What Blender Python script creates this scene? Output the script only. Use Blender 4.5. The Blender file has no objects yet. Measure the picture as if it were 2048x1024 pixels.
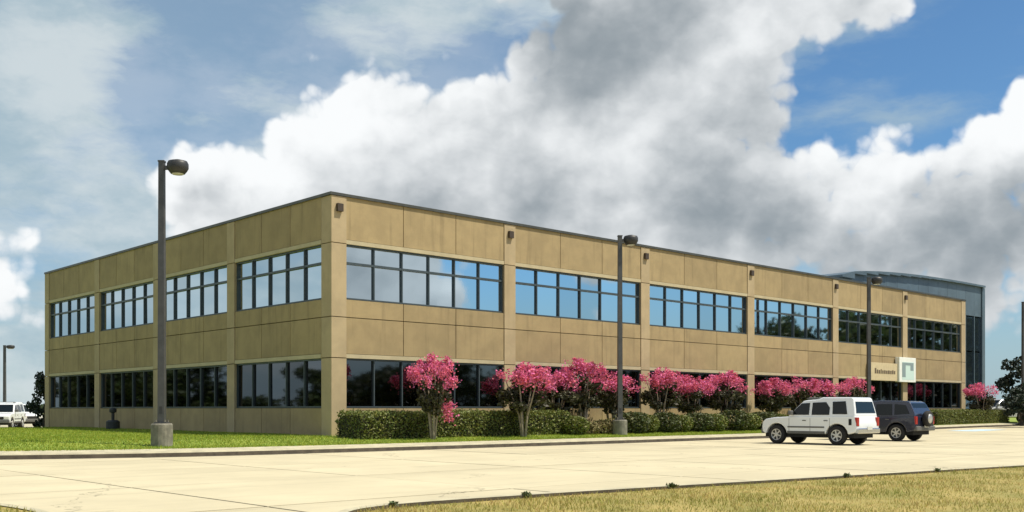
import bpy, bmesh, math, random
import numpy as np
from mathutils import Vector, Matrix

random.seed(11); rng = np.random.default_rng(11)
SC = bpy.context.scene
COL = SC.collection
F, HX, HY, CAM_Z = 2037.0, 1024.0, 818.0, 1.4          # lens in photograph pixels, horizon row, eye height

# ------------------------------------------------------------------ camera
cam_d = bpy.data.cameras.new('camera')
cam_d.sensor_width = 36.0; cam_d.lens = 36.0 * F / 2048.0
cam_d.shift_y = (HY - 512.0) / 2048.0
cam_d.clip_start = 0.1; cam_d.clip_end = 9000
cam = bpy.data.objects.new('camera', cam_d); COL.objects.link(cam)
cam.location = (0, 0, CAM_Z); cam.rotation_euler = (math.radians(90), 0, 0)
SC.camera = cam

# ------------------------------------------------------------------ sun, sky, exposure
SUN_AZ = Vector((0.985, -0.16)).normalized(); SUN_EL = math.radians(60)
S_DIR = Vector((SUN_AZ.x*math.cos(SUN_EL), SUN_AZ.y*math.cos(SUN_EL), math.sin(SUN_EL)))
sd_ = bpy.data.lights.new('sun', 'SUN'); sd_.energy = 5.0; sd_.angle = math.radians(0.53); sd_.color = (1.0, 0.93, 0.78)
sun = bpy.data.objects.new('sun', sd_); COL.objects.link(sun)
sun.rotation_euler = (-S_DIR).to_track_quat('-Z', 'Y').to_euler(); sun.location = (40, -20, 60)
SC.view_settings.view_transform = 'Standard'; SC.view_settings.look = 'None'
SC.view_settings.gamma = 1.0; SC.view_settings.use_curve_mapping = False
SC.view_settings.exposure = 0.12
SC.cycles.max_bounces = 6; SC.cycles.caustics_reflective = False; SC.cycles.caustics_refractive = False

world = bpy.data.worlds.new('World'); SC.world = world; world.use_nodes = True
WT = world.node_tree; WT.nodes.clear()

class E:
    """tiny expression wrapper that lays down math nodes"""
    tree = WT
    def __init__(s, sock): s.s = sock
    @staticmethod
    def m(op, a, b=None, c=None, clamp=False):
        n = E.tree.nodes.new('ShaderNodeMath'); n.operation = op; n.use_clamp = clamp
        for i, v in enumerate((a, b, c)):
            if v is None: continue
            if isinstance(v, E): E.tree.links.new(v.s, n.inputs[i])
            else: n.inputs[i].default_value = v
        return E(n.outputs[0])
    def __add__(a, b): return E.m('ADD', a, b)
    __radd__ = __add__
    def __sub__(a, b): return E.m('SUBTRACT', a, b)
    def __rsub__(a, b): return E.m('SUBTRACT', b, a)
    def __mul__(a, b): return E.m('MULTIPLY', a, b)
    __rmul__ = __mul__
    def __truediv__(a, b): return E.m('DIVIDE', a, b)
    def max(a, b): return E.m('MAXIMUM', a, b)
    def min(a, b): return E.m('MINIMUM', a, b)
    def smax(a, b, k): return E.m('SMOOTH_MAX', a, b, k)
    def step(a, lo, hi):
        n = E.tree.nodes.new('ShaderNodeMapRange'); n.interpolation_type = 'SMOOTHSTEP'
        E.tree.links.new(a.s, n.inputs[0]); n.inputs[1].default_value = lo; n.inputs[2].default_value = hi
        return E(n.outputs[0])
def vm(op, a, b=None, scale=None):
    n = E.tree.nodes.new('ShaderNodeVectorMath'); n.operation = op
    for i, v in enumerate((a, b)):
        if v is None: continue
        if isinstance(v, E): E.tree.links.new(v.s, n.inputs[i])
        else: n.inputs[i].default_value = v
    if scale is not None:
        if isinstance(scale, E): E.tree.links.new(scale.s, n.inputs['Scale'])
        else: n.inputs['Scale'].default_value = scale
    return E(n.outputs['Value'] if op in ('LENGTH', 'DISTANCE', 'DOT_PRODUCT') else n.outputs[0])
def noise(v, scale, detail=2.0, rough=0.5, color=False):
    n = E.tree.nodes.new('ShaderNodeTexNoise'); E.tree.links.new(v.s, n.inputs['Vector'])
    n.inputs['Scale'].default_value = scale; n.inputs['Detail'].default_value = detail; n.inputs['Roughness'].default_value = rough
    return E(n.outputs['Color'] if color else n.outputs['Fac'])
def voro(v, scale):
    n = E.tree.nodes.new('ShaderNodeTexVoronoi'); E.tree.links.new(v.s, n.inputs['Vector']); n.inputs['Scale'].default_value = scale
    return E(n.outputs['Distance'])
def mixc(f, a, b):
    n = E.tree.nodes.new('ShaderNodeMix'); n.data_type = 'RGBA'
    for key, v in ((0, f), (6, a), (7, b)):
        if isinstance(v, E): E.tree.links.new(v.s, n.inputs[key])
        elif key == 0: n.inputs[0].default_value = v
        else: n.inputs[key].default_value = (*v, 1)
    return E(n.outputs[2])

def px_dir(x, y):
    return Vector(((x-HX)/F, 1.0, (HY-y)/F)).normalized()
sky = WT.nodes.new('ShaderNodeTexSky'); sky.sky_type = 'NISHITA'; sky.sun_disc = False
sky.sun_elevation = SUN_EL; sky.sun_rotation = math.atan2(S_DIR.x, S_DIR.y)
sky.air_density = 1.0; sky.dust_density = 0.6; sky.ozone_density = 2.2; sky.altitude = 50
tc = WT.nodes.new('ShaderNodeTexCoord'); DIR = E(tc.outputs['Generated'])
# cumulus heaps, each a direction in the sky and an angular radius (photograph pixels / F)
HEAPS = [(470,365,110),(590,290,95),(720,215,100),(790,165,72),(690,370,200),(905,150,72),(900,320,210),(1080,90,130),
         (1100,330,270),(1270,20,190),(1300,240,240),(1420,-60,240),(1640,-40,140),(1440,430,130),(1250,500,200),(1000,-120,130),
         (1650,330,92),(1610,420,90),(1770,385,95),(1890,350,105),(2010,330,125),(1800,490,100),(1980,480,130),(2120,260,120),(2200,420,180),(1640,545,75),(2020,610,60),(15,565,70),(60,640,40),(1520,440,110),(1560,330,90),(1640,470,110),(1760,540,110),(1900,520,120),(2060,520,130),(1450,540,130),(400,420,120),(1000,440,220)]
DARK = [(1180,100,190,.8),(1060,390,120,.7),(1420,400,170,.8),(1300,30,180,.5),(1880,455,150,.9),(2040,430,120,.8),(1500,250,160,.45),(1700,520,120,.5),(600,300,60,.35),(1560,450,130,.8),(1800,510,130,.7),(1950,500,130,.8),(900,420,150,.35),(400,400,110,.5)]
def heap_field(v):
    w1 = vm('SCALE', vm('SUBTRACT', noise(v, 9, 3, .55, True), (.5,.5,.5)), scale=.050)
    w2 = vm('ADD', v, w1)
    f = None
    for x, y, r in HEAPS:
        b = (r/F) - vm('DISTANCE', w2, px_dir(x, y))
        f = b if f is None else f.smax(b, .045)
    # the same kind of cloud goes on all round the sky
    away = vm('DISTANCE', v, px_dir(1024, 430)).step(.52, .72)
    g = (noise(v, 2.6, 3, .5) - .515) * .8 - (1 - away) * .5
    f = f.max(g)
    return f
def billow(v):
    return (.42 - voro(v, 13)) * .070 + (.42 - voro(v, 30)) * .036 + (.42 - voro(v, 74)) * .014 + (noise(v, 16, 6, .55) - .5) * .040
warp = vm('ADD', DIR, vm('SCALE', vm('SUBTRACT', noise(DIR, 30, 3, .6, True), (.5,.5,.5)), scale=.014))
f0 = heap_field(warp); b0 = billow(warp); H0 = f0 + b0
ftop = heap_field(vm('ADD', warp, (-.030, 0, .058)))
b1 = billow(vm('ADD', warp, (-.006, 0, .012)))
elev = vm('DOT_PRODUCT', DIR, (0, 0, 1.0))
mask = H0.step(-.004, .013) * elev.step(.03, .085)
lit = 1 - ftop.step(-.045, .050)
dk = None
for x, y, r, a in DARK:
    b = (1 - vm('DISTANCE', warp, px_dir(x, y)) / (r/F)).step(0, .9) * a
    dk = b if dk is None else dk.max(b)
soft = noise(vm('MULTIPLY', warp, (1, 1, 1.5)), 8, 5, .6)
bright = .50 + lit * .40 + (b0 - b1) * 5.5 * (lit * .60 + .55) - dk * .44 + (soft - .5) * .85
bright = E.m('MULTIPLY', bright, 1.0, clamp=True)
cloud = mixc(bright.step(0.0, .92), (2.7, 3.15, 3.5), (9.3, 9.5, 9.6))
# thin high veil, streaky, thicker to the west (left) and low down
stretch = vm('MULTIPLY', warp, (1.0, 1.0, 3.2))
vn = noise(stretch, 5.5, 6, .58)
left = vm('DOT_PRODUCT', DIR, (-.8, .6, 0)) - .5
veil = ((vn - .5) * 2.6 + .50 + left * 1.25 - (1 - vm('DISTANCE', warp, px_dir(440, 130)) / .17).step(0, .8) * .42).step(0.0, 1.0)
lowhaze = 1 - elev.step(.02, .15)
veil = veil.max(lowhaze * .80).max((left + .15).step(0, .35) * (.40 + vn * .25))
vtone = noise(vm('MULTIPLY', warp, (1.0, 1.0, 2.2)), 7, 6, .6).step(.36, .66) * (left + .35).step(0, .5)
skyc = vm('MULTIPLY', E(sky.outputs[0]), (0.66, 0.95, 1.12))
base = mixc(veil * .92, skyc, mixc(vtone, (3.9, 5.1, 5.75), (6.3, 7.0, 7.2)))
final = mixc(mask, base, cloud)
bg = WT.nodes.new('ShaderNodeBackground'); WT.links.new(final.s, bg.inputs[0]); bg.inputs[1].default_value = 0.095
wo = WT.nodes.new('ShaderNodeOutputWorld'); WT.links.new(bg.outputs[0], wo.inputs[0])
world.cycles.sampling_method = 'MANUAL'; world.cycles.sample_map_resolution = 512

# ------------------------------------------------------------------ the site: s runs along the sunny facade, t goes into the building
C0 = Vector((-7.02, 39.5)); _l = math.hypot(1.074, 1)
DS = Vector((1.074/_l, 1/_l)); DT = Vector((-DS.y, DS.x)); ROT = math.atan2(DS.y, DS.x)
def B(s, t, z=0.0):
    p = C0 + DS*s + DT*t
    return Vector((p.x, p.y, z))
def st(x, y):
    d = Vector((x, y)) - C0
    return d.dot(DS), d.dot(DT)
def on_row(px, t):
    """point of the line 'distance t from the facade' that lies in photo column px -> (s, depth)"""
    u = (px-HX)/F; c = C0 + DT*t
    s = (u*c.y - c.x)/(DS.x - u*DS.y)
    return s, c.y + s*DS.y
def sm(a, lo, hi):
    x = min(1, max(0, (a-lo)/(hi-lo))); return x*x*(3-2*x)
def lot_z(s): return 0.16*sm(s, 22, 62)
BASE = 0.35

# ------------------------------------------------------------------ helpers
def obj(name, me, mat=None, parent=None, loc=(0,0,0), rot=None, smooth=False):
    o = bpy.data.objects.new(name, me); COL.objects.link(o)
    if mat is not None and not me.materials: me.materials.append(mat)
    o.location = loc
    if rot is not None: o.rotation_euler = rot
    if parent is not None: o.parent = parent
    if smooth: me.shade_smooth()
    return o
def tag(o, label=None, cat=None, group=None, kind=None):
    if label: o['label'] = label
    if cat: o['category'] = cat
    if group: o['group'] = group
    if kind: o['kind'] = kind
    return o
def empty(name, loc=(0,0,0), rz=0.0):
    o = bpy.data.objects.new(name, None); COL.objects.link(o); o.location = loc; o.rotation_euler = (0,0,rz); o.empty_display_size = .3
    return o
def mesh(name, v, f):
    me = bpy.data.meshes.new(name); me.from_pydata([tuple(p) for p in v], [], f); me.update(); return me
def bm_mesh(name, bm):
    bmesh.ops.recalc_face_normals(bm, faces=bm.faces)
    me = bpy.data.meshes.new(name); bm.to_mesh(me); bm.free(); return me
def bm_box(bm, x0, x1, y0, y1, z0, z1, bev=0):
    r = bmesh.ops.create_cube(bm, size=1.0)
    vs = r['verts']
    for v in vs:
        v.co = Vector((x0+(v.co.x+.5)*(x1-x0), y0+(v.co.y+.5)*(y1-y0), z0+(v.co.z+.5)*(z1-z0)))
    if bev:
        es = list({e for v in vs for e in v.link_edges})
        bmesh.ops.bevel(bm, geom=es, offset=bev, segments=1, affect='EDGES')
_boxes = {}
def box(name, x0, x1, y0, y1, z0, z1, mat, parent=None, bev=0.0):
    """one box part; boxes of equal size and material share mesh data"""
    k = (round(x1-x0,3), round(y1-y0,3), round(z1-z0,3), mat.name, bev)
    if k not in _boxes:
        bm = bmesh.new(); bm_box(bm, -(x1-x0)/2, (x1-x0)/2, -(y1-y0)/2, (y1-y0)/2, -(z1-z0)/2, (z1-z0)/2, bev)
        me = bm_mesh(name, bm); me.materials.append(mat); _boxes[k] = me
    return obj(name, _boxes[k], None, parent, ((x0+x1)/2, (y0+y1)/2, (z0+z1)/2))
def tube_bm(bm, pts, rad, sides=8, cap=True):
    pts = [Vector(p) for p in pts]; rings = []
    for i, p in enumerate(pts):
        d = (pts[min(i+1, len(pts)-1)] - pts[max(i-1, 0)]).normalized()
        a = d.cross(Vector((0,0,1)) if abs(d.z) < .95 else Vector((1,0,0))).normalized(); b = d.cross(a)
        rings.append([bm.verts.new(p + (a*math.cos(2*math.pi*k/sides) + b*math.sin(2*math.pi*k/sides))*rad[i]) for k in range(sides)])
    for r0, r1 in zip(rings, rings[1:]):
        for k in range(sides): bm.faces.new((r0[k], r0[(k+1)%sides], r1[(k+1)%sides], r1[k]))
    if cap: bm.faces.new(rings[0]); bm.faces.new(rings[-1])
def lathe_bm(bm, prof, seg=24, axis='Z', off=(0,0,0)):
    rings = []
    for r, h in prof:
        ring = []
        for k in range(seg):
            a = 2*math.pi*k/seg; c, s = r*math.cos(a), r*math.sin(a)
            p = (c, s, h) if axis == 'Z' else (c, h, s)
            ring.append(bm.verts.new(Vector(p) + Vector(off)))
        rings.append(ring)
    for r0, r1 in zip(rings, rings[1:]):
        for k in range(seg): bm.faces.new((r0[k], r0[(k+1)%seg], r1[(k+1)%seg], r1[k]))
    bm.faces.new(rings[0]); bm.faces.new(rings[-1])
def quads_mesh(name, cen, size, aspect=1.6, up_bias=0.0, tri=False):
    """cloud of small leaf faces, one island each"""
    n = len(cen)
    a = rng.normal(size=(n,3)); a[:,2] *= (1-up_bias); a /= np.linalg.norm(a,axis=1,keepdims=True)
    b = rng.normal(size=(n,3)); b -= a*np.sum(a*b,axis=1,keepdims=True); b /= np.linalg.norm(b,axis=1,keepdims=True)
    sz = (np.asarray(size)*rng.uniform(.65,1.35,n))[:,None] if np.ndim(size)==0 else np.asarray(size)[:,None]
    A = a*sz*.5*aspect; Bv = b*sz*.5
    v = np.stack([cen-A, cen+Bv, cen+A, cen-Bv], axis=1).reshape(-1,3)
    return fast_mesh(name, v, 4)
def fast_mesh(name, v, k):
    n = len(v)//k
    me = bpy.data.meshes.new(name); me.vertices.add(len(v)); me.vertices.foreach_set('co', np.ascontiguousarray(v, dtype=np.float32).ravel())
    me.loops.add(len(v)); me.loops.foreach_set('vertex_index', np.arange(len(v), dtype=np.int32))
    me.polygons.add(n); me.polygons.foreach_set('loop_start', np.arange(0, len(v), k, dtype=np.int32))
    me.polygons.foreach_set('loop_total', np.full(n, k, dtype=np.int32))
    me.update(calc_edges=True); return me
def copy_tree(o, parent=None):
    c = o.copy(); COL.objects.link(c)
    if parent is not None: c.parent = parent
    for ch in list(o.children): copy_tree(ch, c)
    return c

# ------------------------------------------------------------------ materials
def mat(name, col, rough=.7, metal=0.0, var=0.0, nscale=4.0, bump=0.0, bscale=40.0, rnd=0.0, col2=None, stain=0.0, spec=None, island=0.0, transl=0.0, coat=0.0, coords='Object', oil=0.0):
    m = bpy.data.materials.new(name); m.use_nodes = True; t = m.node_tree; t.nodes.clear()
    old = E.tree; E.tree = t
    out = t.nodes.new('ShaderNodeOutputMaterial'); p = t.nodes.new('ShaderNodeBsdfPrincipled')
    p.inputs['Roughness'].default_value = rough; p.inputs['Metallic'].default_value = metal
    if spec is not None: p.inputs['Specular IOR Level'].default_value = spec
    if coat: p.inputs['Coat Weight'].default_value = coat; p.inputs['Coat Roughness'].default_value = .05
    tcn = t.nodes.new('ShaderNodeTexCoord')
    if coords == 'World': co = E(t.nodes.new('ShaderNodeNewGeometry').outputs['Position'])
    else: co = E(tcn.outputs['Object'])
    c = None
    if col2 is not None or var:
        n = noise(co, nscale, 6, .6)
        if col2 is None: col2 = tuple(x*(1-var) for x in col); colA = tuple(min(1, x*(1+var)) for x in col)
        else: colA = col
        c = mixc(n.step(.32, .68), col2, colA)
    if stain:
        z = vm('MULTIPLY', co, (2.2, 2.2, .16)); n2 = noise(z, 1.6, 5, .62)
        c0 = c if c is not None else mixc(0.0, col, col)
        c = mixc(n2.step(.50, .80) * stain, c0, tuple(x*.45 for x in col))
    if oil:
        sp = vm('ADD', co, vm('SCALE', noise(co, .8, 3, .6, True), scale=1.4))
        blot = (1 - voro(sp, .22).step(.02, .16)) * noise(co, .5, 2).step(.42, .62)
        rt = t.nodes.new('ShaderNodeVectorRotate'); rt.rotation_type = 'Z_AXIS'; rt.inputs['Angle'].default_value = -ROT; t.links.new(co.s, rt.inputs['Vector'])
        streak = noise(vm('MULTIPLY', E(rt.outputs[0]), (.07, 1.1, 1.0)), 1.1, 6, .62).step(.50, .72)
        c = mixc(blot * oil, c, tuple(x*.42 for x in col)); ve = t.nodes.new('ShaderNodeTexVoronoi'); ve.feature = 'DISTANCE_TO_EDGE'; ve.inputs['Scale'].default_value = .11; t.links.new(vm('ADD', co, vm('SCALE', noise(co, 1.1, 4, .65, True), scale=1.6)).s, ve.inputs['Vector'])
        crack = (1 - E(ve.outputs['Distance']).step(.0, .0045)) * noise(co, .22, 2).step(.45, .6)
        c = mixc(crack * .75, c, tuple(x*.35 for x in col))
        c = mixc(streak * .42, c, tuple(x*.68 for x in col))
    if rnd or island:
        src = t.nodes.new('ShaderNodeObjectInfo').outputs['Random'] if not island else t.nodes.new('ShaderNodeNewGeometry').outputs['Random Per Island']
        k = rnd or island
        hs = t.nodes.new('ShaderNodeHueSaturation')
        if c is not None: t.links.new(c.s, hs.inputs['Color'])
        else: hs.inputs['Color'].default_value = (*col, 1)
        t.links.new(((E(src)-.5)*(2*k)+1).s, hs.inputs['Value'])
        if island: t.links.new(((E.m('FRACT', E(src)*7.3)-.5)*(.07)+.5).s, hs.inputs['Hue'])
        c = E(hs.outputs[0])
    if c is not None: t.links.new(c.s, p.inputs['Base Color'])
    else: p.inputs['Base Color'].default_value = (*col, 1)
    if bump:
        bn = t.nodes.new('ShaderNodeBump'); bn.inputs['Strength'].default_value = bump; bn.inputs['Distance'].default_value = .02
        t.links.new(noise(co, bscale, 6, .6).s, bn.inputs['Height']); t.links.new(bn.outputs[0], p.inputs['Normal'])
    if transl:
        tr = t.nodes.new('ShaderNodeBsdfTranslucent'); mx = t.nodes.new('ShaderNodeMixShader'); mx.inputs[0].default_value = transl
        if c is not None: t.links.new(c.s, tr.inputs[0])
        else: tr.inputs[0].default_value = (*col, 1)
        t.links.new(p.outputs[0], mx.inputs[1]); t.links.new(tr.outputs[0], mx.inputs[2]); t.links.new(mx.outputs[0], out.inputs[0])
    else: t.links.new(p.outputs[0], out.inputs[0])
    E.tree = old
    return m
M = {}
M['panel'] = mat('precast_panel', (.345,.258,.132), .85, var=.09, nscale=1.3, bump=.25, bscale=30, rnd=.09, stain=.55, coords='World')
M['pier'] = mat('precast_pier', (.42,.325,.19), .85, var=.08, nscale=1.2, bump=.2, bscale=30, rnd=.03, stain=.22, coords='World')
M['trim'] = mat('precast_lintel', (.47,.40,.25), .8, var=.07, nscale=1.5, stain=.15, coords='World')
M['core'] = mat('joint_shadow_wall', (.10,.075,.045), .9, var=.1)
M['coping'] = mat('bronze_coping', (.10,.10,.085), .45, .6, var=.15, nscale=2)
M['scupper'] = mat('scupper_bronze', (.07,.05,.035), .5, .3, var=.1)
M['frame'] = mat('window_frame_bronze', (.065,.085,.095), .45, .3, var=.1)
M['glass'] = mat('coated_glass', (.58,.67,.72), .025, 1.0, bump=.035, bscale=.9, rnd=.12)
M['dglass'] = mat('coated_glass_dark_reflection', (.125,.13,.14), .03, 1.0, bump=.035, bscale=.9, rnd=.3)  # same glass as upstairs; dark tree reflections are put into its colour
M['roof'] = mat('roof_membrane', (.30,.30,.28), .9, var=.1)
M['concrete'] = mat('lot_concrete', (.545,.48,.325), .82, var=.07, nscale=.35, bump=.12, bscale=60, rnd=.05, spec=.25, coords='World', oil=.6)
M['joint'] = mat('slab_joint_filler', (.20,.165,.11), .9, var=.15)
M['kerb'] = mat('kerb_concrete', (.47,.425,.29), .85, var=.14, nscale=2.5, bump=.2, bscale=50, coords='World')
M['gutter'] = mat('kerb_dark_band', (.085,.068,.045), .9, var=.3, nscale=3, coords='World')  # dark brown band on kerb faces and along the kerb foot
M['lawn'] = mat('lawn_soil', (.25,.30,.034), .95, col2=(.19,.26,.027), nscale=.8, coords='World')
M['dry'] = mat('dry_lawn_soil', (.38,.29,.09), .95, col2=(.24,.21,.05), nscale=1.1, coords='World')
M['blade'] = mat('lawn_blades', (.32,.375,.038), .7, col2=(.22,.30,.027), nscale=.6, island=.25, transl=.3, coords='World')
M['dryblade'] = mat('dry_blades', (.52,.40,.13), .7, col2=(.27,.285,.05), nscale=.75, island=.3, transl=.3, coords='World')
M['ground'] = mat('far_ground', (.17,.18,.06), .95, col2=(.12,.13,.05), nscale=.05, coords='World')
M['pole'] = mat('lamp_pole_bronze', (.085,.085,.083), .5, .35, var=.12)
M['lamphead'] = mat('lamp_head_bronze', (.045,.045,.045), .5, .3, var=.1)
M['lens'] = mat('lamp_lens', (.55,.55,.5), .2, var=.05)
M['basecon'] = mat('lamp_base_concrete', (.20,.185,.145), .9, var=.25, nscale=5, bump=.3, bscale=30, stain=.5)
M['hedge'] = mat('hedge_leaves', (.16,.18,.038), .6, island=.35, transl=.2)
M['hedgecore'] = mat('hedge_twigs', (.035,.035,.014), .95, var=.3)
M['shrub'] = mat('shrub_leaves', (.085,.10,.028), .6, island=.4, transl=.2)
M['shrubtan'] = mat('shrub_leaves_sparse', (.20,.17,.06), .7, island=.3, transl=.2)
M['crape'] = mat('crape_leaves', (.06,.058,.022), .6, island=.4, transl=.2)
M['pink'] = mat('crape_blossom', (.72,.165,.30), .7, island=.35, transl=.3)
M['bark'] = mat('smooth_bark', (.30,.245,.18), .85, var=.2, nscale=8)
M['darkbark'] = mat('dark_bark', (.06,.05,.04), .9, var=.3, nscale=6)
M['tree'] = mat('tree_leaves', (.045,.065,.018), .6, island=.45, transl=.2)
M['treedark'] = mat('evergreen_leaves', (.018,.032,.016), .6, island=.45, transl=.12)
M['white'] = mat('white_car_paint', (.78,.80,.81), .28, coat=.6)
M['silver'] = mat('silver_car_paint', (.55,.57,.57), .3, .3, coat=.6)
M['black'] = mat('dark_car_paint', (.018,.021,.040), .25, coat=.8)
M['cladding'] = mat('grey_cladding', (.11,.11,.105), .6, var=.1)
M['carglass'] = mat('car_glass', (.008,.011,.011), .05, spec=.35)
M['tyre'] = mat('tyre_rubber', (.018,.017,.016), .85, var=.2)
M['rim'] = mat('wheel_alloy', (.55,.55,.53), .35, .6)
M['chrome'] = mat('chrome_trim', (.6,.6,.6), .2, .9)
M['tail'] = mat('tail_lens', (.35,.02,.015), .2)
M['amber'] = mat('head_lens', (.7,.7,.66), .12)
M['under'] = mat('underbody', (.012,.012,.012), .9)
M['plate'] = mat('licence_plate', (.6,.6,.55), .5)
M['metalblue'] = mat('blue_grey_metal', (.10,.145,.18), .5, .2, var=.10, nscale=.8, stain=.2, rnd=.06)
M['atriumglass'] = mat('atrium_glass', (.13,.19,.25), .05, .9, rnd=.2)
M['signtan'] = mat('sign_board_tan', (.56,.46,.28), .7, var=.06)
M['signwhite'] = mat('sign_box_white', (.80,.82,.76), .5, var=.04)
M['signmark'] = mat('sign_mark_grey_blue', (.24,.31,.32), .5)
M['signtext'] = mat('sign_text_brown', (.12,.085,.05), .6)
M['signcool'] = mat('sign_field_pale_aqua', (.58,.74,.68), .5)
M['utility'] = mat('utility_dark', (.03,.032,.03), .6, var=.2)
M['utilwhite'] = mat('utility_white', (.75,.74,.70), .5, var=.06)
M['bluepaint'] = mat('faded_blue_paint', (.50,.66,.76), .8, var=.12, nscale=3)

# ------------------------------------------------------------------ ground, lot, kerbs, lawns
n = 48
gv = [(2600*math.cos(2*math.pi*k/n), 2600*math.sin(2*math.pi*k/n), -.30) for k in range(n)]
tag(obj('ground', mesh('ground', gv, [tuple(range(n))]), M['ground']), kind='structure')

lot = None
S0, S1, T0, T1 = -60, 130, -75, 6
ss = [S0 + 5*i for i in range(int((S1-S0)/5)+1)]
v = []; f = []
for s in ss:
    v.append(B(s, T0, lot_z(s)-.03)); v.append(B(s, T1, lot_z(s)-.03))
for i in range(len(ss)-1): f.append((2*i, 2*i+2, 2*i+3, 2*i+1))
lot = tag(obj('parking_lot', mesh('parking_lot', v, f), M['joint']), kind='structure')
# concrete slabs, one object each
SL = 4.8
for i in range(-8, 15):
    for j in range(-8, 2):
        a, b = i*SL, (i+1)*SL; c, d = j*SL - 1.4, (j+1)*SL - 1.4
        g = .028; jz = random.uniform(-.003, .003)
        P = [(a+g, c+g), (b-g, c+g), (b-g, d-g), (a+g, d-g)]
        if min(B(*q).y for q in P) < 2: continue
        vv = [B(s, t, lot_z(s)+jz) for s, t in P] + [B(s, t, lot_z(s)-.028) for s, t in P]
        cen = sum((Vector(p) for p in vv), Vector())/8
        me = mesh('slab', [p-cen for p in vv], [(0,1,2,3), (0,4,5,1), (1,5,6,2), (2,6,7,3), (3,7,4,0)])
        obj('slab', me, M['concrete'], lot, cen)
# plain slab sheet beyond the jointed slabs
vv = [B(72.1,-75,.159), B(130,-75,.159), B(130,6,.159), B(72.1,6,.159)]
obj('far_paving', mesh('far_paving', vv, [(0,1,2,3)]), M['concrete'], lot)
vv = [B(-8*SL,-75,-.004), B(-8*SL,-8*SL-1.42,-.004), B(21,-8*SL-1.42,-.004), B(21,-75,-.004)]
obj('near_paving', mesh('near_paving', vv, [(0,3,2,1)]), M['concrete'], lot)
vv = [B(21.02,-75,-.001), B(21.02,-8*SL-1.42,-.001), B(72,-8*SL-1.42,.162), B(72,-75,.162)]
obj('near_paving', mesh('near_paving', vv, [(0,3,2,1)]), M['concrete'], lot)

def smooth_poly(pts, n=8):
    """Catmull-Rom through the points"""
    P = [Vector(p) for p in pts]; out = []
    for i in range(len(P)-1):
        p0, p1, p2, p3 = P[max(i-1,0)], P[i], P[i+1], P[min(i+2,len(P)-1)]
        for k in range(n):
            t = k/n
            out.append(.5*((2*p1) + (-p0+p2)*t + (2*p0-5*p1+4*p2-p3)*t*t + (-p0+3*p1-3*p2+p3)*t**3))
    out.append(P[-1]); return out
def kerb(path, zf, side, foot=True):
    """path = list of 2D world points at the road edge of the kerb; side = +1 if the island lies left of the path"""
    wid = .85 if foot else .17; rise = .205 if foot else .14
    prof = [(0.0, -.02), (.03, .11), (.06, .15), (wid, rise), (wid, -.02)]
    v = []; f = []; fm = []
    for i, p in enumerate(path):
        d = (path[min(i+1,len(path)-1)] - path[max(i-1,0)]).normalized(); nn = Vector((-d.y, d.x))*side
        for o, h in prof: v.append((p.x+nn.x*o, p.y+nn.y*o, zf(p)+h))
        v.append((p.x-nn.x*.26, p.y-nn.y*.26, zf(p)+.006)); v.append((p.x+nn.x*.003, p.y+nn.y*.003, zf(p)+.006))
    w = len(prof)+2
    for i in range(len(path)-1):
        for k in range(len(prof)-1):
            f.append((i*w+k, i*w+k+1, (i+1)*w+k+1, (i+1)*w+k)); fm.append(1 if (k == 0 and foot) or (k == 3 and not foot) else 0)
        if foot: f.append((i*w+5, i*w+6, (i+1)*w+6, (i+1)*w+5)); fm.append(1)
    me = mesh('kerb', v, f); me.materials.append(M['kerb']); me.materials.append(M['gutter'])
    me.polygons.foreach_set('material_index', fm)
    bm = bmesh.new(); bm.from_mesh(me); bmesh.ops.recalc_face_normals(bm, faces=bm.faces); bm.to_mesh(me); bm.free()
    return tag(obj('kerb', me), kind='structure')
# far kerb in (s,t)
KS = [(-46,24),(-34,13),(-22,3.0),(-16,-1.2),(-12.5,-3.5),(-8.3,-5.1),(-3.2,-5.7),(5,-5.95),(13,-6.1),(24,-6.1),(34,-6.1),(37.5,-5.6),(39.5,-4.2),(42,-3.9),(52,-3.9),(66,-3.9),(90,-3.9),(118,-3.9)]
KP = smooth_poly(KS, 6)
def kerb_t(s):
    for a, b in zip(KP, KP[1:]):
        if a.x <= s <= b.x: return a.y + (b.y-a.y)*(s-a.x)/max(1e-6, b.x-a.x)
    return KP[0].y if s < KP[0].x else KP[-1].y
path = [Vector((B(p.x, p.y).x, B(p.x, p.y).y)) for p in KP]
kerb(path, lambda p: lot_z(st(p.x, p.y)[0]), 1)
def lawn_z(s, t):
    d = t - kerb_t(s); e = lot_z(s)+.195
    return e + (BASE - e)*sm(d, .8, 5.2) - .33*sm(t, 26, 34)
v = []; f = []; rows = [0, .4, .8, 1.3, 2, 2.8, 3.8, 5.2, 9, 16, 22, 26, 30, 32, 34, 36, 38, 42, 60, 90]
sv = np.arange(-46, 118.1, 1.0)
for s in sv:
    tk = kerb_t(s)+.82
    for r in rows: v.append(B(s, tk+r, lawn_z(s, tk+r)))
w = len(rows)
for i in range(len(sv)-1):
    for k in range(w-1): f.append((i*w+k, (i+1)*w+k, (i+1)*w+k+1, i*w+k+1))
lawn = tag(obj('lawn', mesh('lawn', v, f), M['lawn'], smooth=True), kind='structure')

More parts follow.
